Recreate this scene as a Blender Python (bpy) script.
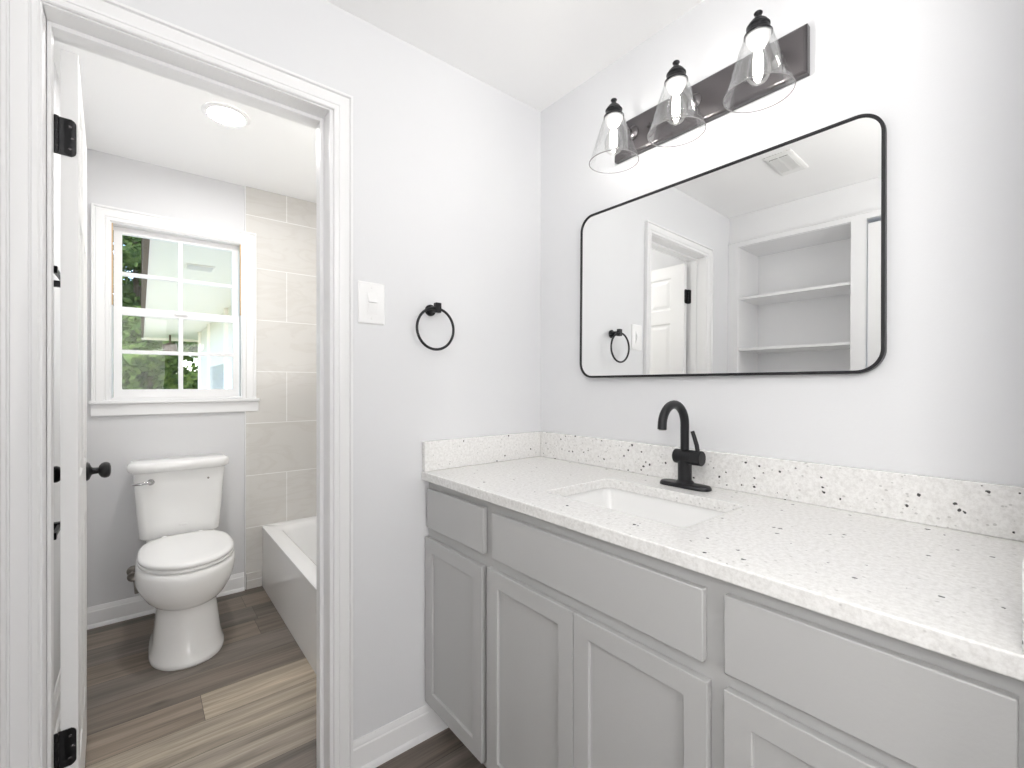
import bpy, bmesh, math, random
from mathutils import Vector, Matrix
R_ = math.radians
PI = math.pi
for o in list(bpy.data.objects):
    bpy.data.objects.remove(o)
S = bpy.context.scene
COL = S.collection

# ------------------------------------------------------------ camera, world, light, exposure
YAW = 0.685
cam_d = bpy.data.cameras.new('camera')
cam_d.sensor_width = 36.0
cam_d.lens = 454.8 / 1024 * 36
cam_d.shift_y = 1 / 1024
cam_d.clip_start = 0.02
cam = bpy.data.objects.new('camera', cam_d)
COL.objects.link(cam)
cam.location = (-1.316, -1.417, 1.226)
cam.rotation_euler = (PI / 2, 0, -YAW)
S.camera = cam

S.view_settings.view_transform = 'Standard'
S.view_settings.look = 'None'
S.view_settings.exposure = 0.0
S.cycles.max_bounces = 16
S.cycles.diffuse_bounces = 12
S.cycles.transparent_max_bounces = 24
S.view_settings.gamma = 1.0
S.view_settings.use_curve_mapping = False

world = bpy.data.worlds.new('world')
S.world = world
world.use_nodes = True
wn = world.node_tree.nodes
wn.clear()
w_out = wn.new('ShaderNodeOutputWorld')
w_bg = wn.new('ShaderNodeBackground')
w_sky = wn.new('ShaderNodeTexSky')
w_sky.sky_type = 'NISHITA'
w_sky.sun_disc = False
w_sky.sun_elevation = R_(48)
w_sky.sun_rotation = R_(200)
w_bg.inputs['Strength'].default_value = 0.75
world.node_tree.links.new(w_sky.outputs[0], w_bg.inputs[0])
world.node_tree.links.new(w_bg.outputs[0], w_out.inputs[0])


def light(name, kind, loc, energy, color=(1, 1, 1), size=1.0, size_y=None, target=None):
    d = bpy.data.lights.new(name, kind)
    d.energy = energy
    d.color = color
    if kind == 'AREA':
        d.shape = 'RECTANGLE'
        d.size = size
        d.size_y = size_y or size
    o = bpy.data.objects.new(name, d)
    COL.objects.link(o)
    o.location = loc
    if target is not None:
        o.rotation_euler = (Vector(target) - Vector(loc)).to_track_quat('-Z', 'Y').to_euler()
    return o


sun = light('sun', 'SUN', (-9, 3, 9), 3.0, (1.0, 0.95, 0.86), target=(-2.0, 5.5, 0))
sun.data.angle = R_(1.0)
# added fill light in the unseen bedroom, shining through the opening behind the camera
back_fill = light('bedroom_fill', 'AREA', (-1.9, -4.7, 1.45), 72, (1.0, 0.985, 0.965), 2.0, 1.8, target=(-0.2, -0.9, 1.2))
# added unseen fill lights aimed up at the ceilings: behind camera, and over tub
bounce = light('ceiling_fill', 'AREA', (-0.95, -1.80, 1.65), 14.5, (1.0, 0.985, 0.965), 0.6, 0.6, target=(-1.10, -1.62, 2.4))
bounce_bath = light('ceiling_fill_bath', 'AREA', (-0.38, 0.55, 1.35), 5.6, (1.0, 0.985, 0.965), 0.5, 0.7, target=(-0.60, 0.75, 2.4))
side = light('side_fill', 'AREA', (-1.74, -1.62, 1.80), 6.6, (1.0, 0.985, 0.965), 0.35, 0.9, target=(0.0, -1.30, 1.62))  # added fill light on the left, brightens the mirror wall
side.data.spread = R_(108)
BULB_E = 66.0
DOWN_E = 215.0

# ------------------------------------------------------------ materials
MATS = {}


def nt(name):
    m = bpy.data.materials.new(name)
    m.use_nodes = True
    t = m.node_tree
    b = t.nodes['Principled BSDF']
    MATS[name] = m
    return m, t, b


def N(t, kind, **kw):
    n = t.nodes.new(kind)
    for k, v in kw.items():
        setattr(n, k, v)
    return n


def coords(t, scale=(1, 1, 1), out='Object'):
    tc = N(t, 'ShaderNodeTexCoord')
    mp = N(t, 'ShaderNodeMapping')
    mp.inputs['Scale'].default_value = scale
    t.links.new(tc.outputs[out], mp.inputs['Vector'])
    return mp.outputs[0]


def paint(name, col, rough=0.5, bump=0.0, bscale=120, vary=0.02, metal=0.0, spec=0.5):
    m, t, b = nt(name)
    b.inputs['Roughness'].default_value = rough
    b.inputs['Metallic'].default_value = metal
    b.inputs['Specular IOR Level'].default_value = spec
    v = coords(t)
    n = N(t, 'ShaderNodeTexNoise')
    n.inputs['Scale'].default_value = 6
    n.inputs['Detail'].default_value = 3
    t.links.new(v, n.inputs['Vector'])
    r = N(t, 'ShaderNodeValToRGB')
    lo = [max(0, c * (1 - vary)) for c in col]
    hi = [min(1, c * (1 + vary)) for c in col]
    r.color_ramp.elements[0].color = (*lo, 1)
    r.color_ramp.elements[1].color = (*hi, 1)
    t.links.new(n.outputs['Fac'], r.inputs[0])
    t.links.new(r.outputs[0], b.inputs['Base Color'])
    if bump:
        n2 = N(t, 'ShaderNodeTexNoise')
        n2.inputs['Scale'].default_value = bscale
        n2.inputs['Detail'].default_value = 2
        t.links.new(v, n2.inputs['Vector'])
        bp = N(t, 'ShaderNodeBump')
        bp.inputs['Strength'].default_value = bump
        bp.inputs['Distance'].default_value = 0.002
        t.links.new(n2.outputs['Fac'], bp.inputs['Height'])
        t.links.new(bp.outputs[0], b.inputs['Normal'])
    return m


paint('wall_paint', (0.728, 0.733, 0.747), 0.62, 0.08, 180, 0.006)
paint('wall_paint_bath', (0.70, 0.702, 0.715), 0.62, 0.08, 180, 0.006)
paint('ceiling_paint', (0.90, 0.90, 0.90), 0.8, 0.12, 140, 0.006)
paint('trim_white', (0.83, 0.83, 0.835), 0.3, 0, 60, 0.004)
paint('door_white', (0.82, 0.82, 0.82), 0.38, 0.02, 70, 0.004)
paint('tan_wood', (0.62, 0.43, 0.25), 0.6, 0.1, 90, 0.15)
paint('cabinet_grey', (0.49, 0.49, 0.487), 0.36, 0.10, 150, 0.012)
paint('cabinet_inside', (0.10, 0.10, 0.10), 0.7)
paint('black_metal', (0.016, 0.016, 0.018), 0.38, 0.03, 300, 0.1, 0.3)
paint('bronze_metal', (0.095, 0.088, 0.092), 0.24, 0.0, 200, 0.1, 0.6)
paint('porcelain', (0.87, 0.87, 0.865), 0.08, 0, 10, 0.004, 0, 0.6)
paint('seat_plastic', (0.89, 0.89, 0.89), 0.2, 0, 10, 0.004)
paint('tub_enamel', (0.88, 0.88, 0.88), 0.12, 0, 10, 0.004, 0, 0.6)
paint('switch_plastic', (0.86, 0.86, 0.86), 0.3, 0, 10, 0.004)
paint('chrome', (0.50, 0.50, 0.51), 0.12, 0, 10, 0.02, 1.0)
paint('dull_metal', (0.26, 0.24, 0.22), 0.35, 0, 10, 0.1, 0.9)
paint('gap_shade', (0.02, 0.02, 0.02), 0.9)  # near-black paint standing in for shade inside gaps
paint('porch_white', (0.88, 0.845, 0.80), 0.7, 0.05, 60, 0.02)
paint('porch_wall', (0.76, 0.735, 0.73), 0.7, 0.05, 60, 0.02)
paint('fascia_brown', (0.12, 0.08, 0.06), 0.7, 0.1, 60, 0.1)
paint('bark', (0.10, 0.075, 0.055), 0.9, 0.6, 30, 0.3)
paint('bounce_slab', (0.78, 0.72, 0.65), 0.9, 0.2, 40, 0.05)
paint('concrete', (0.45, 0.44, 0.42), 0.9, 0.3, 40, 0.1)
paint('vent_plastic', (0.80, 0.80, 0.79), 0.4, 0, 10, 0.01)


def emis(name, col, strength):
    m, t, b = nt(name)
    b.inputs['Base Color'].default_value = (*col, 1)
    b.inputs['Emission Color'].default_value = (*col, 1)
    b.inputs['Emission Strength'].default_value = strength
    return m


emis('bulb_glow', (1.0, 0.965, 0.92), BULB_E)
emis('downlight_glow', (1.0, 0.985, 0.96), DOWN_E)


def glass(name, tint=(1, 1, 1), refl=0.10, edge=0.9, rough=0.0):
    m = bpy.data.materials.new(name)
    m.use_nodes = True
    t = m.node_tree
    t.nodes.clear()
    out = N(t, 'ShaderNodeOutputMaterial')
    tr = N(t, 'ShaderNodeBsdfTransparent')
    tr.inputs[0].default_value = (*tint, 1)
    gl = N(t, 'ShaderNodeBsdfGlossy')
    gl.inputs['Roughness'].default_value = rough
    gl.inputs[0].default_value = (0.9, 0.9, 0.9, 1)
    lw = N(t, 'ShaderNodeLayerWeight')
    lw.inputs[0].default_value = 0.25
    mr = N(t, 'ShaderNodeMapRange')
    mr.inputs['To Min'].default_value = refl * 0.4
    mr.inputs['To Max'].default_value = edge
    t.links.new(lw.outputs['Fresnel'], mr.inputs['Value'])
    mx = N(t, 'ShaderNodeMixShader')
    t.links.new(mr.outputs[0], mx.inputs[0])
    t.links.new(tr.outputs[0], mx.inputs[1])
    t.links.new(gl.outputs[0], mx.inputs[2])
    t.links.new(mx.outputs[0], out.inputs[0])
    MATS[name] = m
    return m


glass('shade_glass', (0.985, 0.987, 0.987), 0.05, 0.30)
paint('glass_rim', (0.30, 0.29, 0.29), 0.2, 0, 10, 0.02)
glass('bulb_glass', (0.99, 0.99, 0.985), 0.05, 0.35)
glass('window_glass', (0.97, 0.975, 0.975), 0.015, 0.25)

m, t, b = nt('mirror_glass')
b.inputs['Base Color'].default_value = (0.905, 0.91, 0.905, 1)
b.inputs['Metallic'].default_value = 1.0
b.inputs['Roughness'].default_value = 0.0


def granite():
    m, t, b = nt('granite')
    b.inputs['Roughness'].default_value = 0.16
    v = coords(t)
    L = t.links.new
    # soft fine mottling
    n1 = N(t, 'ShaderNodeTexNoise'); n1.inputs['Scale'].default_value = 110; n1.inputs['Detail'].default_value = 6; n1.inputs['Roughness'].default_value = 0.7
    L(v, n1.inputs['Vector'])
    r1 = N(t, 'ShaderNodeValToRGB')
    e = r1.color_ramp.elements
    e[0].position = 0.30; e[0].color = (0.68, 0.67, 0.652, 1)
    e[1].position = 0.60; e[1].color = (0.845, 0.84, 0.828, 1)
    L(n1.outputs['Fac'], r1.inputs[0])
    # small grey flecks
    vv = coords(t, (1, 0.8, 1))
    vo2 = N(t, 'ShaderNodeTexVoronoi'); vo2.inputs['Scale'].default_value = 150
    L(vv, vo2.inputs['Vector'])
    sep2 = N(t, 'ShaderNodeSeparateColor'); L(vo2.outputs['Color'], sep2.inputs[0])
    th2 = N(t, 'ShaderNodeMapRange'); th2.inputs['From Min'].default_value = 0.86; th2.inputs['From Max'].default_value = 1.0
    th2.inputs['To Min'].default_value = 0.0; th2.inputs['To Max'].default_value = 0.46
    L(sep2.outputs[0], th2.inputs['Value'])
    lt2 = N(t, 'ShaderNodeMath', operation='SUBTRACT'); L(th2.outputs[0], lt2.inputs[0]); L(vo2.outputs['Distance'], lt2.inputs[1])
    sm2 = N(t, 'ShaderNodeMapRange'); sm2.inputs['From Min'].default_value = 0.0; sm2.inputs['From Max'].default_value = 0.15
    sm2.inputs['To Max'].default_value = 0.45
    L(lt2.outputs[0], sm2.inputs['Value'])
    mx1 = N(t, 'ShaderNodeMix', data_type='RGBA')
    L(sm2.outputs[0], mx1.inputs['Factor']); L(r1.outputs[0], mx1.inputs['A']); mx1.inputs['B'].default_value = (0.30, 0.29, 0.28, 1)
    # black specks
    nz = N(t, 'ShaderNodeTexNoise'); nz.inputs['Scale'].default_value = 140; L(v, nz.inputs['Vector'])
    va = N(t, 'ShaderNodeVectorMath', operation='SCALE'); va.inputs['Scale'].default_value = 0.006
    L(nz.outputs['Color'], va.inputs[0])
    vad = N(t, 'ShaderNodeVectorMath', operation='ADD'); L(v, vad.inputs[0]); L(va.outputs[0], vad.inputs[1])
    mp = N(t, 'ShaderNodeMapping'); mp.inputs['Scale'].default_value = (1, 0.88, 1); mp.inputs['Location'].default_value = (0.37, 1.9, 0.11)
    L(vad.outputs[0], mp.inputs['Vector'])
    vo = N(t, 'ShaderNodeTexVoronoi'); vo.inputs['Scale'].default_value = 52
    L(mp.outputs[0], vo.inputs['Vector'])
    sep = N(t, 'ShaderNodeSeparateColor'); L(vo.outputs['Color'], sep.inputs[0])
    th = N(t, 'ShaderNodeMapRange'); th.inputs['From Min'].default_value = 0.745; th.inputs['From Max'].default_value = 1.0
    th.inputs['To Min'].default_value = 0.02; th.inputs['To Max'].default_value = 0.225
    L(sep.outputs[0], th.inputs['Value'])
    lt = N(t, 'ShaderNodeMath', operation='SUBTRACT'); L(th.outputs[0], lt.inputs[0]); L(vo.outputs['Distance'], lt.inputs[1])
    sm = N(t, 'ShaderNodeMapRange'); sm.inputs['From Min'].default_value = 0.0; sm.inputs['From Max'].default_value = 0.03
    sm.inputs['To Max'].default_value = 0.95
    L(lt.outputs[0], sm.inputs['Value'])
    mx2 = N(t, 'ShaderNodeMix', data_type='RGBA')
    L(sm.outputs[0], mx2.inputs['Factor']); L(mx1.outputs['Result'], mx2.inputs['A']); mx2.inputs['B'].default_value = (0.03, 0.028, 0.03, 1)
    L(mx2.outputs['Result'], b.inputs['Base Color'])


granite()


def planks_mat():
    m, t, b = nt('vinyl_planks')
    L = t.links.new
    b.inputs['Roughness'].default_value = 0.42
    at = N(t, 'ShaderNodeAttribute', attribute_name='tone')
    off = N(t, 'ShaderNodeAttribute', attribute_name='shift')
    tc = N(t, 'ShaderNodeTexCoord')
    ad = N(t, 'ShaderNodeVectorMath', operation='ADD')
    sc = N(t, 'ShaderNodeVectorMath', operation='SCALE'); sc.inputs['Scale'].default_value = 9.0
    L(off.outputs['Color'], sc.inputs[0]); L(tc.outputs['Object'], ad.inputs[0]); L(sc.outputs[0], ad.inputs[1])
    mp = N(t, 'ShaderNodeMapping'); mp.inputs['Scale'].default_value = (0.75, 15, 1); L(ad.outputs[0], mp.inputs['Vector'])
    n1 = N(t, 'ShaderNodeTexNoise'); n1.inputs['Scale'].default_value = 1.6; n1.inputs['Detail'].default_value = 7; n1.inputs['Roughness'].default_value = 0.62; n1.inputs['Distortion'].default_value = 0.6
    L(mp.outputs[0], n1.inputs['Vector'])
    mp2 = N(t, 'ShaderNodeMapping'); mp2.inputs['Scale'].default_value = (6, 160, 1); L(ad.outputs[0], mp2.inputs['Vector'])
    n2 = N(t, 'ShaderNodeTexNoise'); n2.inputs['Scale'].default_value = 1.0; n2.inputs['Detail'].default_value = 4
    L(mp2.outputs[0], n2.inputs['Vector'])
    r = N(t, 'ShaderNodeMapRange'); r.inputs['From Min'].default_value = 0.30; r.inputs['From Max'].default_value = 0.70
    r.inputs['To Min'].default_value = 0.52; r.inputs['To Max'].default_value = 1.45
    L(n1.outputs['Fac'], r.inputs['Value'])
    r2 = N(t, 'ShaderNodeMapRange'); r2.inputs['From Min'].default_value = 0.3; r2.inputs['From Max'].default_value = 0.7
    r2.inputs['To Min'].default_value = 0.86; r2.inputs['To Max'].default_value = 1.13
    L(n2.outputs['Fac'], r2.inputs['Value'])
    mu = N(t, 'ShaderNodeMath', operation='MULTIPLY'); L(r.outputs[0], mu.inputs[0]); L(r2.outputs[0], mu.inputs[1])
    # knots
    mpk = N(t, 'ShaderNodeMapping'); mpk.inputs['Scale'].default_value = (2.2, 5.5, 1); L(ad.outputs[0], mpk.inputs['Vector'])
    vk = N(t, 'ShaderNodeTexVoronoi'); vk.inputs['Scale'].default_value = 1.0; L(mpk.outputs[0], vk.inputs['Vector'])
    rk = N(t, 'ShaderNodeMapRange'); rk.inputs['From Min'].default_value = 0.02; rk.inputs['From Max'].default_value = 0.10
    rk.inputs['To Min'].default_value = 0.55; rk.inputs['To Max'].default_value = 1.0
    L(vk.outputs['Distance'], rk.inputs['Value'])
    mu2 = N(t, 'ShaderNodeMath', operation='MULTIPLY'); L(mu.outputs[0], mu2.inputs[0]); L(rk.outputs[0], mu2.inputs[1])
    cm = N(t, 'ShaderNodeVectorMath', operation='SCALE'); L(at.outputs['Color'], cm.inputs[0]); L(mu2.outputs[0], cm.inputs['Scale'])
    L(cm.outputs[0], b.inputs['Base Color'])
    bp = N(t, 'ShaderNodeBump'); bp.inputs['Strength'].default_value = 0.12; bp.inputs['Distance'].default_value = 0.001
    L(n2.outputs['Fac'], bp.inputs['Height']); L(bp.outputs[0], b.inputs['Normal'])


planks_mat()


def tile_mat():
    m, t, b = nt('wall_tile')
    L = t.links.new
    b.inputs['Roughness'].default_value = 0.22
    tc = N(t, 'ShaderNodeTexCoord')
    sx = N(t, 'ShaderNodeSeparateXYZ'); L(tc.outputs['Object'], sx.inputs[0])
    cb = N(t, 'ShaderNodeCombineXYZ')
    ax = N(t, 'ShaderNodeMath', operation='ADD'); ax.inputs[1].default_value = 0.607 + 0.305 + 0.61 * 4
    hx = N(t, 'ShaderNodeMath', operation='ADD')   # tiles turn the corner: x and y run on together
    L(sx.outputs[0], hx.inputs[0]); L(sx.outputs[1], hx.inputs[1])
    hs = N(t, 'ShaderNodeMath', operation='SUBTRACT'); L(hx.outputs[0], hs.inputs[0]); hs.inputs[1].default_value = 1.68
    L(hs.outputs[0], ax.inputs[0])
    az = N(t, 'ShaderNodeMath', operation='ADD'); az.inputs[1].default_value = -0.373 + 0.3115 * 2
    L(sx.outputs[2], az.inputs[0])
    L(ax.outputs[0], cb.inputs[0]); L(az.outputs[0], cb.inputs[1])
    br = N(t, 'ShaderNodeTexBrick')
    br.offset = 0.5
    br.inputs['Scale'].default_value = 1.0
    br.inputs['Brick Width'].default_value = 0.61
    br.inputs['Row Height'].default_value = 0.3115
    br.inputs['Mortar Size'].default_value = 0.0022
    br.inputs['Mortar Smooth'].default_value = 0.1
    br.inputs['Color1'].default_value = (0.655, 0.640, 0.612, 1)
    br.inputs['Color2'].default_value = (0.69, 0.675, 0.65, 1)
    br.inputs['Mortar'].default_value = (0.86, 0.86, 0.85, 1)
    L(cb.outputs[0], br.inputs['Vector'])
    mp = N(t, 'ShaderNodeMapping'); mp.inputs['Rotation'].default_value = (0, 0.35, 0.3); mp.inputs['Scale'].default_value = (1.6, 1.6, 6)
    L(tc.outputs['Object'], mp.inputs[0])
    nz = N(t, 'ShaderNodeTexNoise'); nz.inputs['Scale'].default_value = 1.8; nz.inputs['Detail'].default_value = 6; nz.inputs['Distortion'].default_value = 1.2
    L(mp.outputs[0], nz.inputs['Vector'])
    r = N(t, 'ShaderNodeValToRGB')
    e = r.color_ramp.elements
    e[0].position = 0.40; e[0].color = (1, 1, 1, 1)
    e[1].position = 0.52; e[1].color = (1, 1, 1, 1)
    k = r.color_ramp.elements.new(0.47); k.color = (0.955, 0.948, 0.94, 1)
    L(nz.outputs['Fac'], r.inputs[0])
    mx = N(t, 'ShaderNodeMix', data_type='RGBA', blend_type='MULTIPLY'); mx.inputs['Factor'].default_value = 1
    L(br.outputs['Color'], mx.inputs['A']); L(r.outputs[0], mx.inputs['B'])
    L(mx.outputs['Result'], b.inputs['Base Color'])


tile_mat()


def leaf_mat(name, c1, c2):
    m, t, b = nt(name)
    b.inputs['Roughness'].default_value = 0.7
    b.inputs['Specular IOR Level'].default_value = 0.15
    v = coords(t)
    n = N(t, 'ShaderNodeTexNoise'); n.inputs['Scale'].default_value = 5
    t.links.new(v, n.inputs['Vector'])
    r = N(t, 'ShaderNodeValToRGB')
    r.color_ramp.elements[0].position = 0.3; r.color_ramp.elements[0].color = (*c1, 1)
    r.color_ramp.elements[1].position = 0.7; r.color_ramp.elements[1].color = (*c2, 1)
    t.links.new(n.outputs['Fac'], r.inputs[0])
    t.links.new(r.outputs[0], b.inputs['Base Color'])


leaf_mat('leaves', (0.045, 0.09, 0.02), (0.17, 0.235, 0.06))
leaf_mat('leaves_dark', (0.035, 0.07, 0.02), (0.13, 0.19, 0.055))
leaf_mat('grass', (0.10, 0.17, 0.05), (0.22, 0.30, 0.09))


# ------------------------------------------------------------ building helpers
def wloc(o):
    v = Vector((0, 0, 0))
    while o is not None:
        v += o.location
        o = o.parent
    return v


def tag(o, label=None, cat=None, group=None, kind=None):
    if label: o['label'] = label
    if cat: o['category'] = cat
    if group: o['group'] = group
    if kind: o['kind'] = kind
    return o


def empty(name, loc, label, cat, group=None, rot=(0, 0, 0)):
    o = bpy.data.objects.new(name, None)
    o.empty_display_size = 0.05
    COL.objects.link(o)
    o.location = loc
    o.rotation_euler = rot
    return tag(o, label, cat, group)


class MB:
    def __init__(self):
        self.bm = bmesh.new()

    def box(self, x0, x1, y0, y1, z0, z1, mat=None):
        if x0 > x1: x0, x1 = x1, x0
        if y0 > y1: y0, y1 = y1, y0
        if z0 > z1: z0, z1 = z1, z0
        c = [(x0, y0, z0), (x1, y0, z0), (x1, y1, z0), (x0, y1, z0), (x0, y0, z1), (x1, y0, z1), (x1, y1, z1), (x0, y1, z1)]
        v = [self.bm.verts.new(mat @ Vector(p) if mat else p) for p in c]
        for f in ((0, 3, 2, 1), (4, 5, 6, 7), (0, 1, 5, 4), (1, 2, 6, 5), (2, 3, 7, 6), (3, 0, 4, 7)):
            self.bm.faces.new([v[i] for i in f])
        return self

    def loft(self, loops, cap0=True, cap1=True, closed=True):
        rows = [[self.bm.verts.new(p) for p in L] for L in loops]
        n = len(rows[0])
        for a, b_ in zip(rows, rows[1:]):
            for i in range(n if closed else n - 1):
                j = (i + 1) % n
                try:
                    self.bm.faces.new((a[i], a[j], b_[j], b_[i]))
                except ValueError:
                    pass
        if cap0: self.bm.faces.new(rows[0][::-1])
        if cap1: self.bm.faces.new(rows[-1])
        return self

    def tube(self, path, r, n=16, caps=True):
        path = [Vector(p) for p in path]
        rs = r if isinstance(r, (list, tuple)) else [r] * len(path)
        t0 = (path[1] - path[0]).normalized()
        up = Vector((0, 0, 1)) if abs(t0.z) < 0.9 else Vector((1, 0, 0))
        u = t0.cross(up).normalized()
        loops = []
        for i, p in enumerate(path):
            if i == 0: tt = path[1] - path[0]
            elif i == len(path) - 1: tt = path[-1] - path[-2]
            else: tt = (path[i + 1] - p).normalized() + (p - path[i - 1]).normalized()
            tt.normalize()
            u = (u - tt * u.dot(tt)).normalized()
            w = tt.cross(u)
            loops.append([p + (u * math.cos(a) + w * math.sin(a)) * rs[i] for a in [2 * PI * k / n for k in range(n)]])
        return self.loft(loops, caps, caps)

    def lathe(self, prof, org=(0, 0, 0), axis=(0, 0, 1), n=32, cap0=True, cap1=True):
        ax = Vector(axis).normalized()
        up = Vector((0, 0, 1)) if abs(ax.z) < 0.9 else Vector((1, 0, 0))
        u = ax.cross(up).normalized()
        w = ax.cross(u)
        org = Vector(org)
        loops = [[org + ax * h + (u * math.cos(a) + w * math.sin(a)) * max(r, 1e-5) for a in [2 * PI * k / n for k in range(n)]] for r, h in prof]
        return self.loft(loops, cap0, cap1)

    def torus(self, c, R, r, axis, n=64, k=12):
        ax = Vector(axis).normalized()
        up = Vector((0, 0, 1)) if abs(ax.z) < 0.9 else Vector((1, 0, 0))
        u = ax.cross(up).normalized(); w = ax.cross(u); c = Vector(c)
        rows = []
        for i in range(n):
            a = 2 * PI * i / n
            d = u * math.cos(a) + w * math.sin(a)
            rows.append([self.bm.verts.new(c + d * (R + r * math.cos(b_)) + ax * r * math.sin(b_)) for b_ in [2 * PI * j / k for j in range(k)]])
        for i in range(n):
            for j in range(k):
                self.bm.faces.new((rows[i][j], rows[(i + 1) % n][j], rows[(i + 1) % n][(j + 1) % k], rows[i][(j + 1) % k]))
        return self

    def prism(self, outer, holes, fn, d0, d1):
        """outline with holes in a plane, extruded from d0 to d1; fn(a, b, d) -> point"""
        tops = []
        for d in (d0, d1):
            edges, rings = [], []
            for L in [outer] + list(holes):
                vs = [self.bm.verts.new(fn(a, b_, d)) for a, b_ in L]
                rings.append(vs)
                edges += [self.bm.edges.new((vs[i], vs[(i + 1) % len(vs)])) for i in range(len(vs))]
            bmesh.ops.triangle_fill(self.bm, use_beauty=True, use_dissolve=False, edges=edges)
            tops.append(rings)
        for A, B in zip(*tops):
            n = len(A)
            for i in range(n):
                self.bm.faces.new((A[i], A[(i + 1) % n], B[(i + 1) % n], B[i]))
        return self

    def strip(self, prof, path_fn, n):
        """profile points swept over n stations: path_fn(station, s, d) -> point; closed profile"""
        loops = [[path_fn(k, s, d) for s, d in prof] for k in range(n)]
        return self.loft(loops, True, True)

    def build(self, name, mat, parent=None, smooth=True, bevel=0.0, seg=2, local=False, sub=0, angle=40):
        bmesh.ops.remove_doubles(self.bm, verts=self.bm.verts, dist=1e-6)
        bmesh.ops.recalc_face_normals(self.bm, faces=self.bm.faces)
        if parent is not None and not local:
            bmesh.ops.translate(self.bm, verts=self.bm.verts, vec=-wloc(parent))
        me = bpy.data.meshes.new(name)
        self.bm.to_mesh(me)
        self.bm.free()
        me.materials.append(MATS[mat] if isinstance(mat, str) else mat)
        o = bpy.data.objects.new(name, me)
        COL.objects.link(o)
        if parent is not None:
            o.parent = parent
        if bevel:
            md = o.modifiers.new('bevel', 'BEVEL')
            md.width = bevel; md.segments = seg; md.limit_method = 'ANGLE'; md.angle_limit = R_(35)
            md.use_clamp_overlap = True
        if sub:
            md = o.modifiers.new('sub', 'SUBSURF')
            md.levels = sub; md.render_levels = sub
        if smooth:
            for p in me.polygons: p.use_smooth = True
            me.set_sharp_from_angle(angle=R_(angle))
        return o


def struct(o):
    o['kind'] = 'structure'
    return o


def rrect(a0, a1, b0, b1, r, n=6):
    pts = []
    for cx, cy, s in ((a1 - r, b1 - r, 0), (a0 + r, b1 - r, 1), (a0 + r, b0 + r, 2), (a1 - r, b0 + r, 3)):
        for k in range(n + 1):
            a = PI / 2 * (s + k / n)
            pts.append((cx + r * math.cos(a), cy + r * math.sin(a)))
    return pts


XY = lambda a, b, d: Vector((a, b, d))          # plan outline, extruded in z
XZ = lambda a, b, d: Vector((a, d, b))          # upright outline facing y
YZ = lambda a, b, d: Vector((d, a, b))          # upright outline facing x


def rect(a0, a1, b0, b1):
    return [(a0, b0), (a1, b0), (a1, b1), (a0, b1)]


# ------------------------------------------------------------ sizes of the rooms
ZF = 0.010
ZC = 2.385           # ceiling of the vanity room
ZCB = 2.410          # ceiling of the bath room
W1T = 0.134          # thickness of the wall with the doorway
Y3 = 1.690           # window wall
XL = -1.800          # left wall of the vanity room
XBL = -1.560         # left wall of the bath room
YW = -1.405          # wing wall at the right end of the vanity
YB = -3.05
DX0, DX1, DZ = -1.4815, -0.872, 2.059     # clear door opening between the jambs

# floor -------------------------------------------------------
def build_floor():
    rnd = random.Random(5)
    bm = bmesh.new()
    tone = bm.loops.layers.float_color.new('tone')
    shift = bm.loops.layers.float_color.new('shift')
    pal = [(0.160, 0.130, 0.108), (0.190, 0.157, 0.130), (0.215, 0.175, 0.140), (0.175, 0.150, 0.130), (0.240, 0.195, 0.155), (0.140, 0.118, 0.100)]
    tan = (0.420, 0.355, 0.275)
    mid = (0.270, 0.228, 0.182)

    def quad(x0, x1, y0, y1, z, c):
        f = bm.faces.new([bm.verts.new(p) for p in ((x0, y0, z), (x1, y0, z), (x1, y1, z), (x0, y1, z))])
        s = (rnd.random(), rnd.random(), 0, 1)
        for lp in f.loops:
            lp[tone] = (*c, 1)
            lp[shift] = s
    quad(-1.95, 0.1, YB, Y3 + 0.1, ZF - 0.0012, (0.03, 0.026, 0.022))
    P, L, g = 0.172, 1.22, 0.0007
    for r in range(-22, 8):
        y0 = 0.564 + P * r
        y1 = y0 + P
        if y0 < YB - 0.02: continue
        x = -1.134 if r == 0 else -1.134 + rnd.uniform(0.15, 1.07)
        if r == -1: x = -0.55
        if r == 1: x = -0.62
        x -= L * 2
        k = 0
        while x < 0.1:
            c = rnd.choice(pal)
            if r < 0 and y1 < 0.2: c = rnd.choice([pal[0], pal[3], pal[5], pal[1]])  # vanity-room rows kept darker, painting in the shadow by the vanity
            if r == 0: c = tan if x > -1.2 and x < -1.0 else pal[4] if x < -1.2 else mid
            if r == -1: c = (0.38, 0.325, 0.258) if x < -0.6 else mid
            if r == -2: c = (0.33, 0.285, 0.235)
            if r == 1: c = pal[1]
            quad(max(x, -1.95) + g, min(x + L, 0.1) - g, max(y0, YB) + g, min(y1, Y3 + 0.1) - g, ZF, c)
            x += L
            k += 1
    # subfloor body so that the floor has thickness
    me = bpy.data.meshes.new('floor')
    bm.to_mesh(me); bm.free()
    me.materials.append(MATS['vinyl_planks'])
    o = bpy.data.objects.new('floor', me)
    COL.objects.link(o)
    struct(o)


build_floor()
struct(MB().box(-2.2, 0.2, YB - 0.1, Y3 + 0.15, -0.12, ZF - 0.003).build('floor_slab', 'concrete'))

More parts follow.
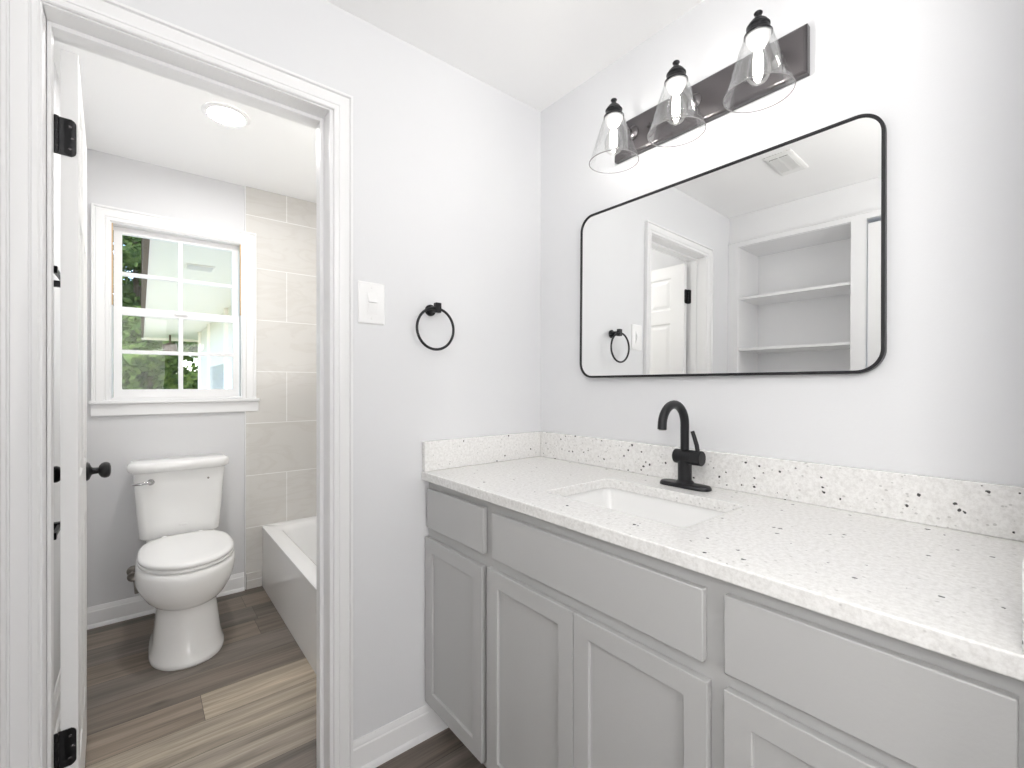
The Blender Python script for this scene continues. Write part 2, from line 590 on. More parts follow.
# walls and ceilings -----------------------------------------
o = MB().prism([(-1.92, ZF - .02), (DX0 - .02, ZF - .02), (DX0 - .02, DZ + .02), (DX1 + .02, DZ + .02), (DX1 + .02, ZF - .02), (0.0, ZF - .02), (0.0, 2.46), (-1.92, 2.46)], [], XZ, 0, W1T)
struct(o.build('wall_back', 'wall_paint', smooth=False))
struct(MB().box(0, 0.12, -1.50, Y3 + .15, ZF - .02, 2.46).build('wall_right', 'wall_paint', smooth=False))
WX0, WX1, WZ0, WZ1 = -1.441, -0.843, 1.147, 2.070
o = MB().prism(rect(-1.70, 0.0, ZF - .02, 2.46), [rect(WX0, WX1, WZ0, WZ1)], XZ, Y3, Y3 + 0.15)
struct(o.build('wall_far', 'wall_paint_bath', smooth=False))
struct(MB().box(XBL - 0.14, XBL, W1T, Y3, ZF - .02, 2.46).build('wall_far_left', 'wall_paint_bath', smooth=False))
# left wall of the vanity room with the shelf niche and the closet opening
NY0, NY1, NZ1 = -0.678, -0.065, 2.173
CY0, CY1, CZ1 = -1.40, -0.748, 2.172
o = MB().prism([(YB, ZF - .02), (0.0, ZF - .02), (0.0, 2.46), (YB, 2.46)], [rect(NY0 - .012, NY1 + .012, 0.06, NZ1 + .012), rect(CY0 - .01, CY1 + .01, 0.012, CZ1 + .01)], YZ, XL - 0.12, XL)
struct(o.build('wall_left', 'trim_white', smooth=False))
struct(MB().box(-0.60, 0.0, YW - 0.115, YW, ZF - .02, 2.46).build('wall_wing', 'wall_paint', smooth=False))
o = MB().prism(rect(-2.0, 0.12, ZF - .02, 2.46), [rect(-1.75, 0.08, 0.15, 2.30)], XZ, YB - 0.1, YB)
struct(o.build('wall_front', 'wall_paint', smooth=False))
o = MB()
o.box(-3.2, -3.1, -5.4, YB - .101, ZF - .02, 2.46)
o.box(1.5, 1.6, -5.4, YB - .101, ZF - .02, 2.46)
o.box(-3.2, 1.6, -5.5, -5.4, ZF - .02, 2.46)
o.box(-3.1, -2.001, YB - .1, YB, ZF - .02, 2.46)
o.box(0.121, 1.5, YB - .1, YB, ZF - .02, 2.46)
struct(o.build('wall_bedroom', 'wall_paint', smooth=False))
struct(MB().box(-3.2, 1.6, -5.5, YB - .101, 2.42, 2.50).build('ceiling_bedroom', 'ceiling_paint', smooth=False))
struct(MB().box(-3.2, 1.6, -5.5, YB - .101, -.12, ZF - .003).build('floor_bedroom', 'concrete', smooth=False))
struct(MB().box(0.0, 0.12, YB, -1.50, ZF - .02, 2.46).build('wall_right', 'wall_paint', smooth=False))
struct(MB().box(-2.25, 0.12, YB - .1, W1T * 0.5, ZC, ZC + 0.08).build('ceiling', 'ceiling_paint', smooth=False))
struct(MB().box(-1.75, 0.12, W1T * 0.5 + .001, Y3 + .15, ZCB, ZCB + 0.06).build('ceiling_bath', 'ceiling_paint', smooth=False))

# tile around the tub ----------------------------------------
o = MB()
o.box(-0.830, -0.0002, Y3 - 0.010, Y3 - .0002, ZF, ZCB - .001)
o.box(-0.010, -0.0002, W1T + .0002, Y3 - 0.010, ZF, ZCB - .001)
o.box(-0.80, -0.010, W1T + .0002, W1T + 0.010, ZF, ZCB - .001)
struct(o.build('wall_tile', 'wall_tile', smooth=False))
o = MB().box(-0.8365, -0.830, Y3 - 0.0115, Y3 - .0002, ZF, ZCB - .001)
struct(o.build('trim_tile_edge', 'trim_white', bevel=0.002))

# mouldings ---------------------------------------------------
CAS = [(0, 0), (0, .0055), (.0025, .0085), (.011, .0105), (.0125, .0075), (.0145, .0075), (.016, .0105), (.022, .013), (.038, .0155), (.0415, .0155), (.0435, .0115), (.0455, .0115), (.0475, .0185), (.0535, .019), (.055, .0175), (.055, 0)]


def casing3(a0, a1, zb, zt, fn, k=1.0):
    """door casing: up the left side, across, down the right side"""
    prof = [(s * k, d) for s, d in CAS]
    st = [lambda s: (a0 - s, zb), lambda s: (a0 - s, zt + s), lambda s: (a1 + s, zt + s), lambda s: (a1 + s, zb)]
    return MB().strip(prof, lambda i, s, d: fn(*st[i](s), d), 4)


g = 0.0003
struct(casing3(-1.486, -0.862, ZF + g, 2.063, lambda a, b, d: Vector((a, -g - d, b))).build('trim_1', 'trim_white', angle=20))
struct(casing3(-1.486, -0.862, ZF + g, 2.063, lambda a, b, d: Vector((a, W1T + g + d, b)), 0.9).build('trim_2', 'trim_white', angle=20))
o = MB()
JT = 0.0185
o.box(DX0 - JT, DX0, -.0, W1T, ZF + g, DZ + JT)
o.box(DX1, DX1 + JT, -.0, W1T, ZF + g, DZ + JT)
o.box(DX0, DX1, -.0, W1T, DZ, DZ + JT)
o.box(DX0, DX0 + .0075, .058, .094, ZF + g, DZ)
o.box(DX1 - .011, DX1, .058, .094, ZF + g, DZ)
o.box(DX0 + .0075, DX1 - .011, .058, .094, DZ - .011, DZ)
struct(o.build('trim_3', 'trim_white', bevel=0.0012))

BASE = [(0, 0), (.024, 0), (.0235, .007), (.020, .0145), (.014, .0185), (.0135, .022), (.0135, .072), (.0125, .079), (.0095, .083), (.0090, .089), (.0055, .096), (.004, .1025), (0, .1025)]


def base(name, p0, p1, nrm, k=1.0):
    p0, p1, nrm = Vector((*p0, ZF + g)), Vector((*p1, ZF + g)), Vector((*nrm, 0))
    ends = (p0, p1)
    o = MB().strip([(d, z) for d, z in BASE], lambda i, d, z: ends[i] + nrm * (d * k + g) + Vector((0, 0, z)), 2)
    return struct(o.build(name, 'trim_white', angle=25))


base('baseboard_back', (-0.806, 0), (-0.46, 0), (0, -1))
base('baseboard_back', (XL + .03, 0), (-1.542, 0), (0, -1))
base('baseboard_far', (XBL + .026, Y3), (-0.838, Y3), (0, -1))
base('baseboard_far_left', (XBL, 0.20), (XBL, Y3 - .002), (1, 0))
o = MB().box(-0.829, -0.748, Y3 - 0.020, Y3 - 0.0102, ZF + g, 0.105)
struct(o.build('baseboard_tile', 'wall_tile', bevel=0.0015))

# ------------------------------------------------------------ window
def build_window():
    root = bpy.data.objects.new('window_1', None)
    COL.objects.link(root)
    root.location = (-1.142, Y3, WZ0)
    root['kind'] = 'structure'
    # moulded casing on three sides, flat stool and apron
    k = 1.28
    prof = [(s * k, d) for s, d in CAS]
    a0, a1, zb, zt = WX0 + .004, WX1 - .004, WZ0, WZ1 - .004
    st = [lambda s: (a0 - s, zb), lambda s: (a0 - s, zt + s), lambda s: (a1 + s, zt + s), lambda s: (a1 + s, zb)]
    MB().strip(prof, lambda i, s, d: Vector((st[i](s)[0], Y3 - g - d, st[i](s)[1])), 4).build('casing', 'trim_white', root, angle=20)
    MB().box(-1.516, -0.760, Y3 - 0.030, Y3 - g, WZ0 - .018, WZ0 - g).build('stool', 'trim_white', root, bevel=.004)
    MB().box(-1.510, -0.764, Y3 - 0.014, Y3 - g, WZ0 - .079, WZ0 - .0185).build('apron', 'trim_white', root, bevel=.003)
    # jamb lining of the recess
    o = MB()
    o.box(WX0, WX0 + .010, Y3 + g, Y3 + .149, WZ0, WZ1)
    o.box(WX1 - .010, WX1, Y3 + g, Y3 + .149, WZ0, WZ1)
    o.box(WX0 + .010, WX1 - .010, Y3 + g, Y3 + .149, WZ1 - .010, WZ1)
    o.box(WX0 + .010, WX1 - .010, Y3 + g, Y3 + .149, WZ0, WZ0 + .012)
    o.build('frame', 'trim_white', root, bevel=.001)
    # bare tracks beside the upper sash
    for xa, xb in ((WX0 + .010, WX0 + .0155), (WX1 - .0155, WX1 - .010)):
        tr = MB().box(xa, xb, Y3 + .004, Y3 + .018, 1.640, WZ1 - .0105)
        o = tr.build('sash_track', 'tan_wood', root)
        o['label'] = 'bare tan wooden track'
    GX = (-1.391, -1.152, -1.131, -0.892)

    def sash(name, y0, y1, z0, z1, zg):
        x0, x1 = WX0 + .0160, WX1 - .0160
        holes = []
        for (gz0, gz1) in zg:
            for (gx0, gx1) in ((GX[0], GX[1]), (GX[2], GX[3])):
                holes.append(rect(gx0, gx1, gz0, gz1))
        s = MB().prism(rect(x0, x1, z0, z1), holes, XZ, y0, y1).build(name, 'trim_white', root, smooth=False, bevel=.002)
        gm = MB()
        ym = (y0 + y1) / 2
        gm.box(GX[0] - .002, GX[3] + .002, ym - .0015, ym + .0015, zg[0][0] - .002, zg[-1][1] + .002)
        gm.build('pane', 'window_glass', s)
    sash('lower_sash', Y3 + .022, Y3 + .052, WZ0 + .0125, 1.636, ((1.203, 1.392), (1.411, 1.594)))
    sash('upper_sash', Y3 + .056, Y3 + .086, 1.600, WZ1 - .0105, ((1.640, 1.806), (1.825, 2.026)))
    o = MB().box(-1.17, -1.11, Y3 + .010, Y3 + .0215, 1.612, 1.630)
    o.build('sash_lock', 'trim_white', root, bevel=.003)


build_window()


# ------------------------------------------------------------ the open door
def build_door():
    TH = R_(2.35)
    W, H, T = 0.600, 2.017, 0.0310
    zb = ZF + .010
    root = bpy.data.objects.new('door_1', None)
    COL.objects.link(root)
    root['kind'] = 'structure'
    # local frame: x along the leaf away from the hinge, y across towards the left face, z up
    root.location = (-1.4343, 0.1210, zb)
    root.rotation_euler = (0, 0, PI / 2 + TH)

    PU = ((.095, .262), (.338, .505))
    PZ = ((.215, .800), (.965, 1.640), (1.728, 1.940))

    def leaf():
        b = MB()
        for side in (0, 1):
            y = 0.0 if side == 0 else T
            s = 1 if side == 0 else -1
            holes = [rect(u0, u1, z0, z1) for u0, u1 in PU for z0, z1 in PZ]
            edges = []
            for L in [rect(0, W, 0, H)] + holes:
                vs = [b.bm.verts.new((a, y, c)) for a, c in L]
                edges += [b.bm.edges.new((vs[i], vs[(i + 1) % 4])) for i in range(4)]
            bmesh.ops.triangle_fill(b.bm, use_beauty=True, edges=edges)
            for u0, u1 in PU:
                for z0, z1 in PZ:
                    steps = ((0, 0), (.007, .006), (.016, .0065), (.034, .0015))
                    loops = [[Vector((a, y + s * d, c)) for a, c in rect(u0 + i, u1 - i, z0 + i, z1 - i)] for i, d in steps]
                    b.loft(loops, False, True)
        for L in (((0, 0), (W, 0)), ((W, 0), (W, H)), ((W, H), (0, H)), ((0, H), (0, 0))):
            (a, c), (a2, c2) = L
            b.bm.faces.new([b.bm.verts.new(p) for p in ((a, 0, c), (a2, 0, c2), (a2, T, c2), (a, T, c))])
        return b
    leaf().build('door_leaf', 'door_white', root, local=True, angle=15)
    zk = 0.936 - zb
    for s, y in ((-1, 0.0), (1, T)):
        k = 1.0 if s < 0 else 0.86
        prof = [(.031, 0), (.031, .003), (.027, .008), (.014, .013), (.0115, .016), (.0105, .026), (.0105, .030), (.017, .0325), (.0235, .0375), (.0268, .0445), (.0270, .0500), (.0250, .0560), (.0200, .0600), (.0110, .0622), (.001, .0626)]
        MB().lathe([(r, h * k) for r, h in prof], (0.545, y + s * .0002, zk), (0, s, 0), 28).build('door_knob', 'black_metal', root, local=True)
    for z0 in (1.781, 0.302):
        z0 -= zb
        h = 0.090
        b = MB()
        pts = rrect(.0030, T - .0060, z0, z0 + h, .012, 5)
        pts = [(a, c) for a, c in pts]
        b.prism(pts, [], lambda a, c, d: Vector((d, a, c)), -0.0030, -.0002)
        b.box(-.0030, -.0002, T - .020, T + .004, z0, z0 + h)
        hinge = b.build('hinge', 'black_metal', root, local=True, bevel=.0006)
        kb = MB()
        for i in range(5):
            kb.lathe([(.0058, 0), (.0058, h / 5 - .0012)], (-.0065, T + .0078, z0 + i * h / 5), (0, 0, 1), 16)
        kb.lathe([(.0035, 0), (.0035, h)], (-.0065, T + .0078, z0), (0, 0, 1), 10)
        kb.build('hinge_knuckle', 'black_metal', hinge, local=True)
        sb = MB()
        for zz in (z0 + .018, z0 + .045, z0 + .072):
            sb.lathe([(.0036, 0), (.003, .0008), (.001, .001)], (-.0030, .014 if zz != z0 + .045 else .010, zz), (-1, 0, 0), 12)
        sb.build('hinge_screw', 'bronze_metal', hinge, local=True)
    for z0 in (1.781, 0.302):
        lf = MB().prism(rrect(.0965, .1335, z0, z0 + .090, .010, 4), [], YZ, DX0 + .0002, DX0 + .0022)
        struct(lf.build('hinge_leaf', 'black_metal'))


build_door()

# ------------------------------------------------------------ built-in shelves and closet on the left wall
def build_shelves():
    root = empty('built_in_shelf', (XL, (NY0 + NY1) / 2, ZF), 'white built-in wall shelves in a framed recess, seen in the mirror', 'shelf')
    x0, x1 = XL - 0.310, XL - .001
    b = MB()
    b.box(x0 - .008, x0, NY0 - .010, NY1 + .010, 0.062, NZ1 + .010)
    b.box(x0, x1, NY0 - .010, NY0, 0.062, NZ1 + .010)
    b.box(x0, x1, NY1, NY1 + .010, 0.062, NZ1 + .010)
    b.box(x0, x1, NY0, NY1, NZ1, NZ1 + .010)
    b.box(x0, x1, NY0, NY1, 0.062, 0.075)
    b.build('cabinet_box', 'trim_white', root)
    for z in (1.834, 1.496, 1.158, 0.820, 0.482):
        MB().box(x0 + .0005, x1 - .002, NY0 + .0005, NY1 - .0005, z - .0085, z + .0085).build('shelf', 'trim_white', root, bevel=.002)
    f = MB()
    f.box(XL + g, XL + .016, NY1 + .001, -0.001, ZF + .001, 2.203)
    f.box(XL + g, XL + .016, CY1 + .001, NY0 - .001, ZF + .001, 2.203)
    f.box(XL + g, XL + .016, NY0 - .001, NY1 + .001, NZ1 + .001, 2.203)
    f.box(XL + g, XL + .016, CY0, CY1 + .001, CZ1 + .001, 2.203)
    f.box(XL + g, XL + .016, NY0 - .001, NY1 + .001, ZF + .001, 0.074)
    f.build('face_frame', 'trim_white', root, bevel=.0015)
    c = MB().box(XL + g, XL + .020, -1.46, -0.001, 2.2035, 2.212)
    c.build('top_moulding', 'trim_white', root, bevel=.002)


build_shelves()
o = MB()
xd = XL - 0.010
o.prism(rect(CY0, CY1 - .002, 0.02, CZ1 - .020), [], YZ, xd - .034, xd)
for (y0, y1) in ((CY0 + .10, CY0 + .29), (CY1 - .29, CY1 - .10)):
    for (z0, z1) in ((.25, .95), (1.1, 1.95)):
        o.loft([[Vector((xd + d, a, c)) for a, c in rect(y0 + i, y1 - i, z0 + i, z1 - i)] for i, d in ((0, .0002), (.008, .004), (.02, .005), (.03, .008))], False, True)
d2 = o.build('door_2', 'door_white', smooth=True, angle=15)
struct(d2)
struct(MB().box(XL - .50, XL - .42, -1.60, 0.06, ZF - .02, 2.46).build('wall_closet', 'wall_paint', smooth=False))
struct(MB().box(XL - .34, XL - .121, CY0 - .01, CY1 + .01, CZ1 + .0, CZ1 + .03).build('closet_gap_shade', 'gap_shade'))  # dark block standing in for the shade above the closet door

# ------------------------------------------------------------ vanity
XF = -0.553   # face of the doors
XFF = -0.536  # face frame
def build_vanity():
    root = empty('vanity_cabinet', (-0.27, YW / 2, ZF), 'long grey painted vanity cabinet with recessed-panel doors under the speckled stone top', 'cabinet')
    y0, y1 = YW + .0015, -.0015
    zt = 0.8985
    # carcass: sides, bottom, back and toe kick
    b = MB()
    b.box(XFF + .019, -.002, y1 - .016, y1, 0.125, zt)
    b.box(XFF + .019, -.002, y0, y0 + .016, 0.125, zt)
    b.box(XFF + .019, -.002, y0 + .016, y1 - .016, 0.112, 0.128)
    b.box(-.010, -.002, y0 + .016, y1 - .016, 0.128, zt)
    b.box(-0.455, -0.440, y0, y1, ZF + .001, 0.112)
    b.build('carcass', 'cabinet_grey', root)
    # face frame with its openings
    ops = [rect(-0.335, -0.040, 0.155, 0.685), rect(-0.335, -0.040, 0.745, 0.858),
           rect(-1.005, -0.405, 0.155, 0.690), rect(-1.005, -0.405, 0.750, 0.855),
           rect(-1.355, -1.065, 0.155, 0.695), rect(-1.355, -1.065, 0.750, 0.858)]
    MB().prism(rect(y0, y1, 0.112, zt), ops, YZ, XFF, XFF + .019).build('face_frame', 'cabinet_grey', root, smooth=False, bevel=.001)
    # slab fronts of the top row
    def slab(name, a0, a1, c0, c1):
        b = MB().box(XF, XFF - .0005, a0, a1, c0, c1)
        return b.build(name, 'cabinet_grey', root, bevel=.0022)
    slab('drawer_front', -0.351, -0.020, 0.738, 0.8715)
    slab('false_front', -1.011, -0.393, 0.739, 0.8675)
    slab('drawer_front', -1.381, -1.048, 0.739, 0.8715)

    def door(a0, a1, c0, c1, s):
        fr = MB().prism(rect(a0, a1, c0, c1), [rect(a0 + s, a1 - s, c0 + s, c1 - s)], YZ, XF, XFF - .0005)
        d = fr.build('door', 'cabinet_grey', root, smooth=False, bevel=.0016)
        pn = MB()
        pn.loft([[Vector((XF + dd, a, c)) for a, c in rect(a0 + s - e, a1 - s + e, c0 + s - e, c1 - s + e)] for e, dd in ((-.0045, .0075), (.004, .0045), (.004, .0125), (.003, .0145))][1:], True, True)
        pn.bm.free()
        pn = MB().box(XF + .0085, XF + .0145, a0 + s - .004, a1 - s + .004, c0 + s - .004, c1 - s + .004)
        pn.build('panel', 'cabinet_grey', d)
        return d
    door(-0.344, -0.006, 0.131, 0.7005, .047)
    door(-0.7010, -0.370, 0.131, 0.7075, .047)
    door(-1.019, -0.7035, 0.131, 0.7075, .045)
    door(-1.381, -1.048, 0.131, 0.7115, .046)


build_vanity()

ZT = 0.928
def build_counter():
    root = empty('stone_countertop', (-0.28, YW / 2, ZT), 'white stone countertop with black specks and low splashes on the grey vanity', 'countertop')
    x0, y0 = -0.565, YW + .0012
    hole = rrect(-0.440, -0.160, -0.910, -0.486, .022, 6)
    slab = MB().prism(rect(x0, -.0012, y0, -.0012), [hole], XY, ZT - .029, ZT)
    slab.build('slab', 'granite', root, smooth=False, bevel=.003, seg=3)
    zt = 1.031
    MB().box(-.0202, -.0012, y0, -.0012, ZT + .0002, zt).build('backsplash', 'granite', root, bevel=.0018)
    MB().box(x0 + .004, -.0204, -.0205, -.0012, ZT + .0002, zt).build('side_splash', 'granite', root, bevel=.0018)
    MB().box(x0 + .004, -.0204, y0, y0 + .0195, ZT + .0002, zt).build('side_splash', 'granite', root, bevel=.0018)


build_counter()


def build_sink():
    root = empty('sink_basin', (-0.30, -0.698, 0.76), 'white rectangular undermount basin set below the stone countertop', 'sink')
    cx, cy, hx, hy = -0.300, -0.698, 0.147, 0.219

    def loop(k, z, fx, fy, r, dx=0):
        return [Vector((cx + dx + a, cy + b_, z)) for a, b_ in rrect(-hx * fx, hx * fx, -hy * fy, hy * fy, r, 8)]
    inner = [loop(0, .8985, 1.07, 1.05, .03), loop(0, .8985, 1.0, 1.0, .028), loop(0, .890, .995, .996, .03), loop(0, .83, .95, .955, .035), loop(0, .795, .90, .92, .045),
             loop(0, .778, .82, .86, .05), loop(0, .770, .66, .74, .05), loop(0, .766, .34, .36, .045), loop(0, .7645, .16, .11, .02)]
    outer = [loop(0, .757, .16, .11, .02), loop(0, .758, .66, .74, .05), loop(0, .77, .88, .90, .05), loop(0, .80, .97, .975, .045), loop(0, .880, 1.045, 1.03, .03), loop(0, .8984, 1.07, 1.05, .03)]
    MB().loft(inner + outer, False, False).build('basin', 'porcelain', root, angle=60)
    MB().lathe([(.020, -.004), (.024, 0), (.024, .0018), (.017, .003), (.012, .0018), (.001, .0016)], (cx, cy, .7655), (0, 0, 1), 28).build('drain', 'black_metal', root)


build_sink()


def build_faucet():
    cx, cy = -0.082, -0.706
    root = empty('faucet', (cx, cy, ZT), 'matte black gooseneck faucet standing on the countertop behind the basin', 'faucet')
    z = ZT + .0006

    def pl(fx, fy, zz):
        pts = []
        for a, b_ in rrect(-.026 * fx, .026 * fx, -.078 * fy, .078 * fy, .0255 * fx, 8):
            pts.append(Vector((cx + a, cy + b_, zz)))
        return pts
    MB().loft([pl(1, 1, z), pl(1, 1, z + .0045), pl(.86, .95, z + .0105), pl(.72, .88, z + .0118)]).build('deck_plate', 'black_metal', root)
    MB().lathe([(.026, 0), (.026, .003), (.0225, .007), (.0205, .009), (.0195, .010), (.0195, .080)], (cx, cy, z + .0105), (0, 0, 1), 32).build('body', 'black_metal', root)
    zb = 1.0165
    vb = MB().lathe([(.0195, 0), (.0212, .002), (.0212, .052), (.0205, .0525), (.0205, .0545), (.0212, .055), (.0212, .082), (.0198, .0835), (.001, .0835)], (cx, cy + .030, zb), (0, -1, 0), 32)
    valve = vb.build('valve_body', 'black_metal', root)
    hy = cy + .030 - .070
    MB().tube([(cx, hy, zb + .018), (cx, hy + .003, zb + .036), (cx, hy + .010, zb + .058), (cx, hy + .0165, zb + .076)], [.0062, .0062, .0058, .0056], 14).build('lever_handle', 'black_metal', valve)
    R = .0585
    path = [(cx, cy, zb + .015), (cx, cy, 1.06), (cx, cy, 1.09), (cx, cy, 1.112)]
    for k in range(1, 19):
        a = PI * k / 18 * 1.0
        path.append((cx - R + R * math.cos(a), cy, 1.112 + R * math.sin(a)))
    path.append((cx - 2 * R - .001, cy, 1.103))
    sp = MB().tube(path, .0122, 20).build('spout', 'black_metal', root)
    MB().lathe([(.0105, 0), (.0095, .0015), (.001, .0015)], (cx - 2 * R - .001, cy, 1.103), (0, 0, -1), 20).build('aerator', 'dull_metal', sp)


build_faucet()


# ------------------------------------------------------------ mirror
def build_mirror():
    AY, AZ, T = -0.009, 0.010, 0.0205
    root = empty('wall_mirror', (0, -0.700, 1.556), 'wide mirror in a thin black rounded frame above the vanity', 'mirror')
    a0, a1, c0, c1 = -0.4555, 0.4555, -0.3035, 0.3030   # y, z about the centre
    fx = lambda y, z: -T + AY * y + AZ * z

    def f(a, b_, d):      # d = 0 on the wall, 1 on the front plane of the frame
        return Vector((-.0006 + d * (fx(a, b_) - .0006), a, b_))
    r = .056
    out = rrect(a0, a1, c0, c1, r, 12)
    inn = rrect(a0 + .0075, a1 - .0075, c0 + .0075, c1 - .0075, r - .0075, 12)
    MB().prism(out, [inn], f, 0, 1).build('frame', 'black_metal', root, smooth=False, bevel=.0012, local=True)
    inn2 = rrect(a0 + .0070, a1 - .0070, c0 + .0070, c1 - .0070, r - .0070, 12)

    def f2(a, b_, d):
        return Vector((fx(a, b_) + .0022 + d, a, b_))
    MB().prism(inn2, [], f2, 0, .004).build('mirror_glass', 'mirror_glass', root, smooth=False, local=True)


build_mirror()


# ------------------------------------------------------------ vanity light
def build_vanity_light():
    root = empty('vanity_light', (0, -0.704, 2.070), 'dark bronze bar light with three clear glass cone shades above the mirror', 'wall light')
    zc, y0, y1 = 2.073, -1.002, -0.402
    hb = .062
    b = MB()
    b.loft([[Vector((x, a, c)) for a, c in rect(y0 + i, y1 - i, zc - hb + i, zc + hb - i)] for x, i in ((-.0005, 0), (-.019, 0), (-.0225, .004), (-.0225, .0055), (-.0240, .007))])
    plate = b.build('back_plate', 'bronze_metal', root, bevel=.0008)
    for yy in (-0.545, -0.862):
        MB().lathe([(.0085, 0), (.0085, .003), (.006, .007), (.001, .008)], (-.0241, yy, zc + .005), (-1, 0, 0), 16).build('screw', 'bronze_metal', plate)
    for yc in (-0.482, -0.704, -0.928):
        ax = -0.125
        # arm sweeping out of the plate and over to the holder
        path = [(-.0235, yc, zc + .006), (-.045, yc, zc + .007), (-.066, yc, zc + .016), (-.084, yc, zc + .032), (-.096, yc, zc + .046), (-.112, yc, zc + .056)]
        arm = MB().tube(path, [.0085, .008, .0075, .0075, .0075, .008], 14)
        arm.lathe([(.024, 0), (.024, .004), (.017, .010), (.010, .014)], (-.0241, yc, zc + .006), (-1, 0, 0), 24)
        arm.build('lamp_arm', 'bronze_metal', root)
        zt = 2.0985
        hold = MB().lathe([(.0315, -.004), (.0325, -.002), (.0325, .000), (.029, .004), (.0260, .006), (.0250, .016), (.0270, .018), (.0270, .021), (.0225, .025), (.0215, .029), (.0170, .034), (.0095, .040), (.0085, .043)], (ax, yc, zt), (0, 0, 1), 28)
        h = hold.build('lamp_holder', 'black_metal', root)
        MB().lathe([(.0085, .0425), (.0060, .045), (.0062, .0475), (.0095, .0505), (.0102, .0530), (.0085, .0555), (.001, .057)], (ax, yc, zt), (0, 0, 1), 20).build('finial', 'black_metal', h)
        # clear glass cone: thin walled, open at the bottom
        zr = 1.9505
        sh = MB().lathe([(.0295, zt - .0055), (.0340, zt - .0062), (.0352, zt - .011), (.0790, zr), (.0800, zr - .0006), (.0790, zr - .001), (.0770, zr + .0005), (.0335, zt - .0105), (.0325, zt - .0080), (.0290, zt - .0072)], (ax, yc, 0), (0, 0, 1), 56, False, False)
        gs = sh.build('glass_shade', 'shade_glass', root, angle=60)
        MB().torus((ax, yc, zr), .0785, .0015, (0, 0, 1), 64, 8).build('glass_rim', 'glass_rim', gs)
        # lamp socket and bulb
        bl = MB().lathe([(.0285, zt - .0045), (.0285, zt - .011), (.0215, zt - .024), (.0165, zt - .030), (.001, zt - .030)], (ax, yc, 0), (0, 0, 1), 24).build('bulb_socket', 'switch_plastic', root)
        gl = MB().lathe([(.0130, zt - .0300), (.0150, zt - .040), (.0235, zt - .062), (.0292, zt - .082), (.0300, zt - .094), (.0265, zt - .108), (.0165, zt - .1185), (.0060, zt - .1225), (.0005, zt - .1230)], (ax, yc, 0), (0, 0, 1), 28, False, False).build('light_bulb', 'bulb_glass', root, angle=80)
        MB().lathe([(.0045, zt - .040), (.0100, zt - .048), (.0112, zt - .080), (.0085, zt - .096), (.001, zt - .100)], (ax, yc, 0), (0, 0, 1), 10).build('filament', 'bulb_glow', gl)


build_vanity_light()


# ------------------------------------------------------------ towel ring and switch
def build_ring():
    cx, cz = -0.5435, 1.478
    root = empty('towel_ring', (cx, 0, cz), 'matte black towel ring hanging on the wall left of the vanity', 'towel ring')
    zp = 1.487
    MB().lathe([(.0200, .0003), (.0200, .006), (.0185, .0075), (.012, .0075), (.012, .046), (.001, .046)], (-.5300, 0, zp), (0, -1, 0), 28).build('mount', 'black_metal', root)
    MB().box(-.5395, -.5180, -.060, -.042, zp - .014, zp + .020).build('clasp', 'black_metal', root, bevel=.002)
    MB().torus((-.5360, -.0510, zp - .0690), .0705, .0046, (0, 1, 0.0)).build('ring', 'black_metal', root)


build_ring()


def build_switch():
    x0, x1, z0, z1 = -0.786, -0.698, 1.421, 1.555
    xc = (x0 + x1) / 2
    root = empty('light_switch', (xc, 0, (z0 + z1) / 2), 'white double rocker light switch plate beside the doorway casing', 'light switch')
    b = MB()
    b.loft([[Vector((a, -g - d, c)) for a, c in rect(x0 + i, x1 - i, z0 + i, z1 - i)] for i, d in ((0, 0), (0, .002), (.003, .0055), (.005, .0062))])
    b.build('cover_plate', 'switch_plastic', root, bevel=.0006)
    zm = (z0 + z1) / 2
    MB().box(xc - .0172, xc + .0172, -g - .0075, -g - .0055, zm - .0345, zm + .0345).build('switch_frame', 'switch_plastic', root, bevel=.0006)
    for s in (1, -1):
        a, c = (zm + .0015, zm + .032) if s > 0 else (zm - .032, zm - .0015)
        k = MB()
        d0, d1 = (.0165, .0080) if s > 0 else (.0080, .0140)
        k.loft([[Vector((xc - .015, -.0070, a)), Vector((xc + .015, -.0070, a)), Vector((xc + .015, -g - d0, a)), Vector((xc - .015, -g - d0, a))],
                [Vector((xc - .015, -.0070, c)), Vector((xc + .015, -.0070, c)), Vector((xc + .015, -g - d1, c)), Vector((xc - .015, -g - d1, c))]])
        k.build('rocker', 'switch_plastic', root, bevel=.0006)
    for zz in (z0 + .018, z1 - .018):
        MB().lathe([(.0036, 0), (.003, .0010), (.001, .0012)], (xc, -g - .0062, zz), (0, -1, 0), 14).build('screw', 'switch_plastic', root)


build_switch()

# ------------------------------------------------------------ toilet
def sgn(v): return (v > 0) - (v < 0)


def egg(cx, yf, yr, hw, z, yc=None, pr=3.0, n=56, pf=2.05):
    """plan outline: rounded front at yf, squarer rear at yr"""
    if yc is None: yc = yf + (yr - yf) * 0.50
    pts = []
    for k in range(n):
        a = 2 * PI * k / n
        c, s = math.cos(a), math.sin(a)
        if s < 0:
            x = hw * sgn(c) * abs(c) ** (2 / pf); y = yc - (yc - yf) * abs(s) ** (2 / pf)
        else:
            x = hw * sgn(c) * abs(c) ** (2 / pr); y = yc + (yr - yc) * abs(s) ** (2 / pr)
        pts.append(Vector((cx + x, y, z)))
    return pts


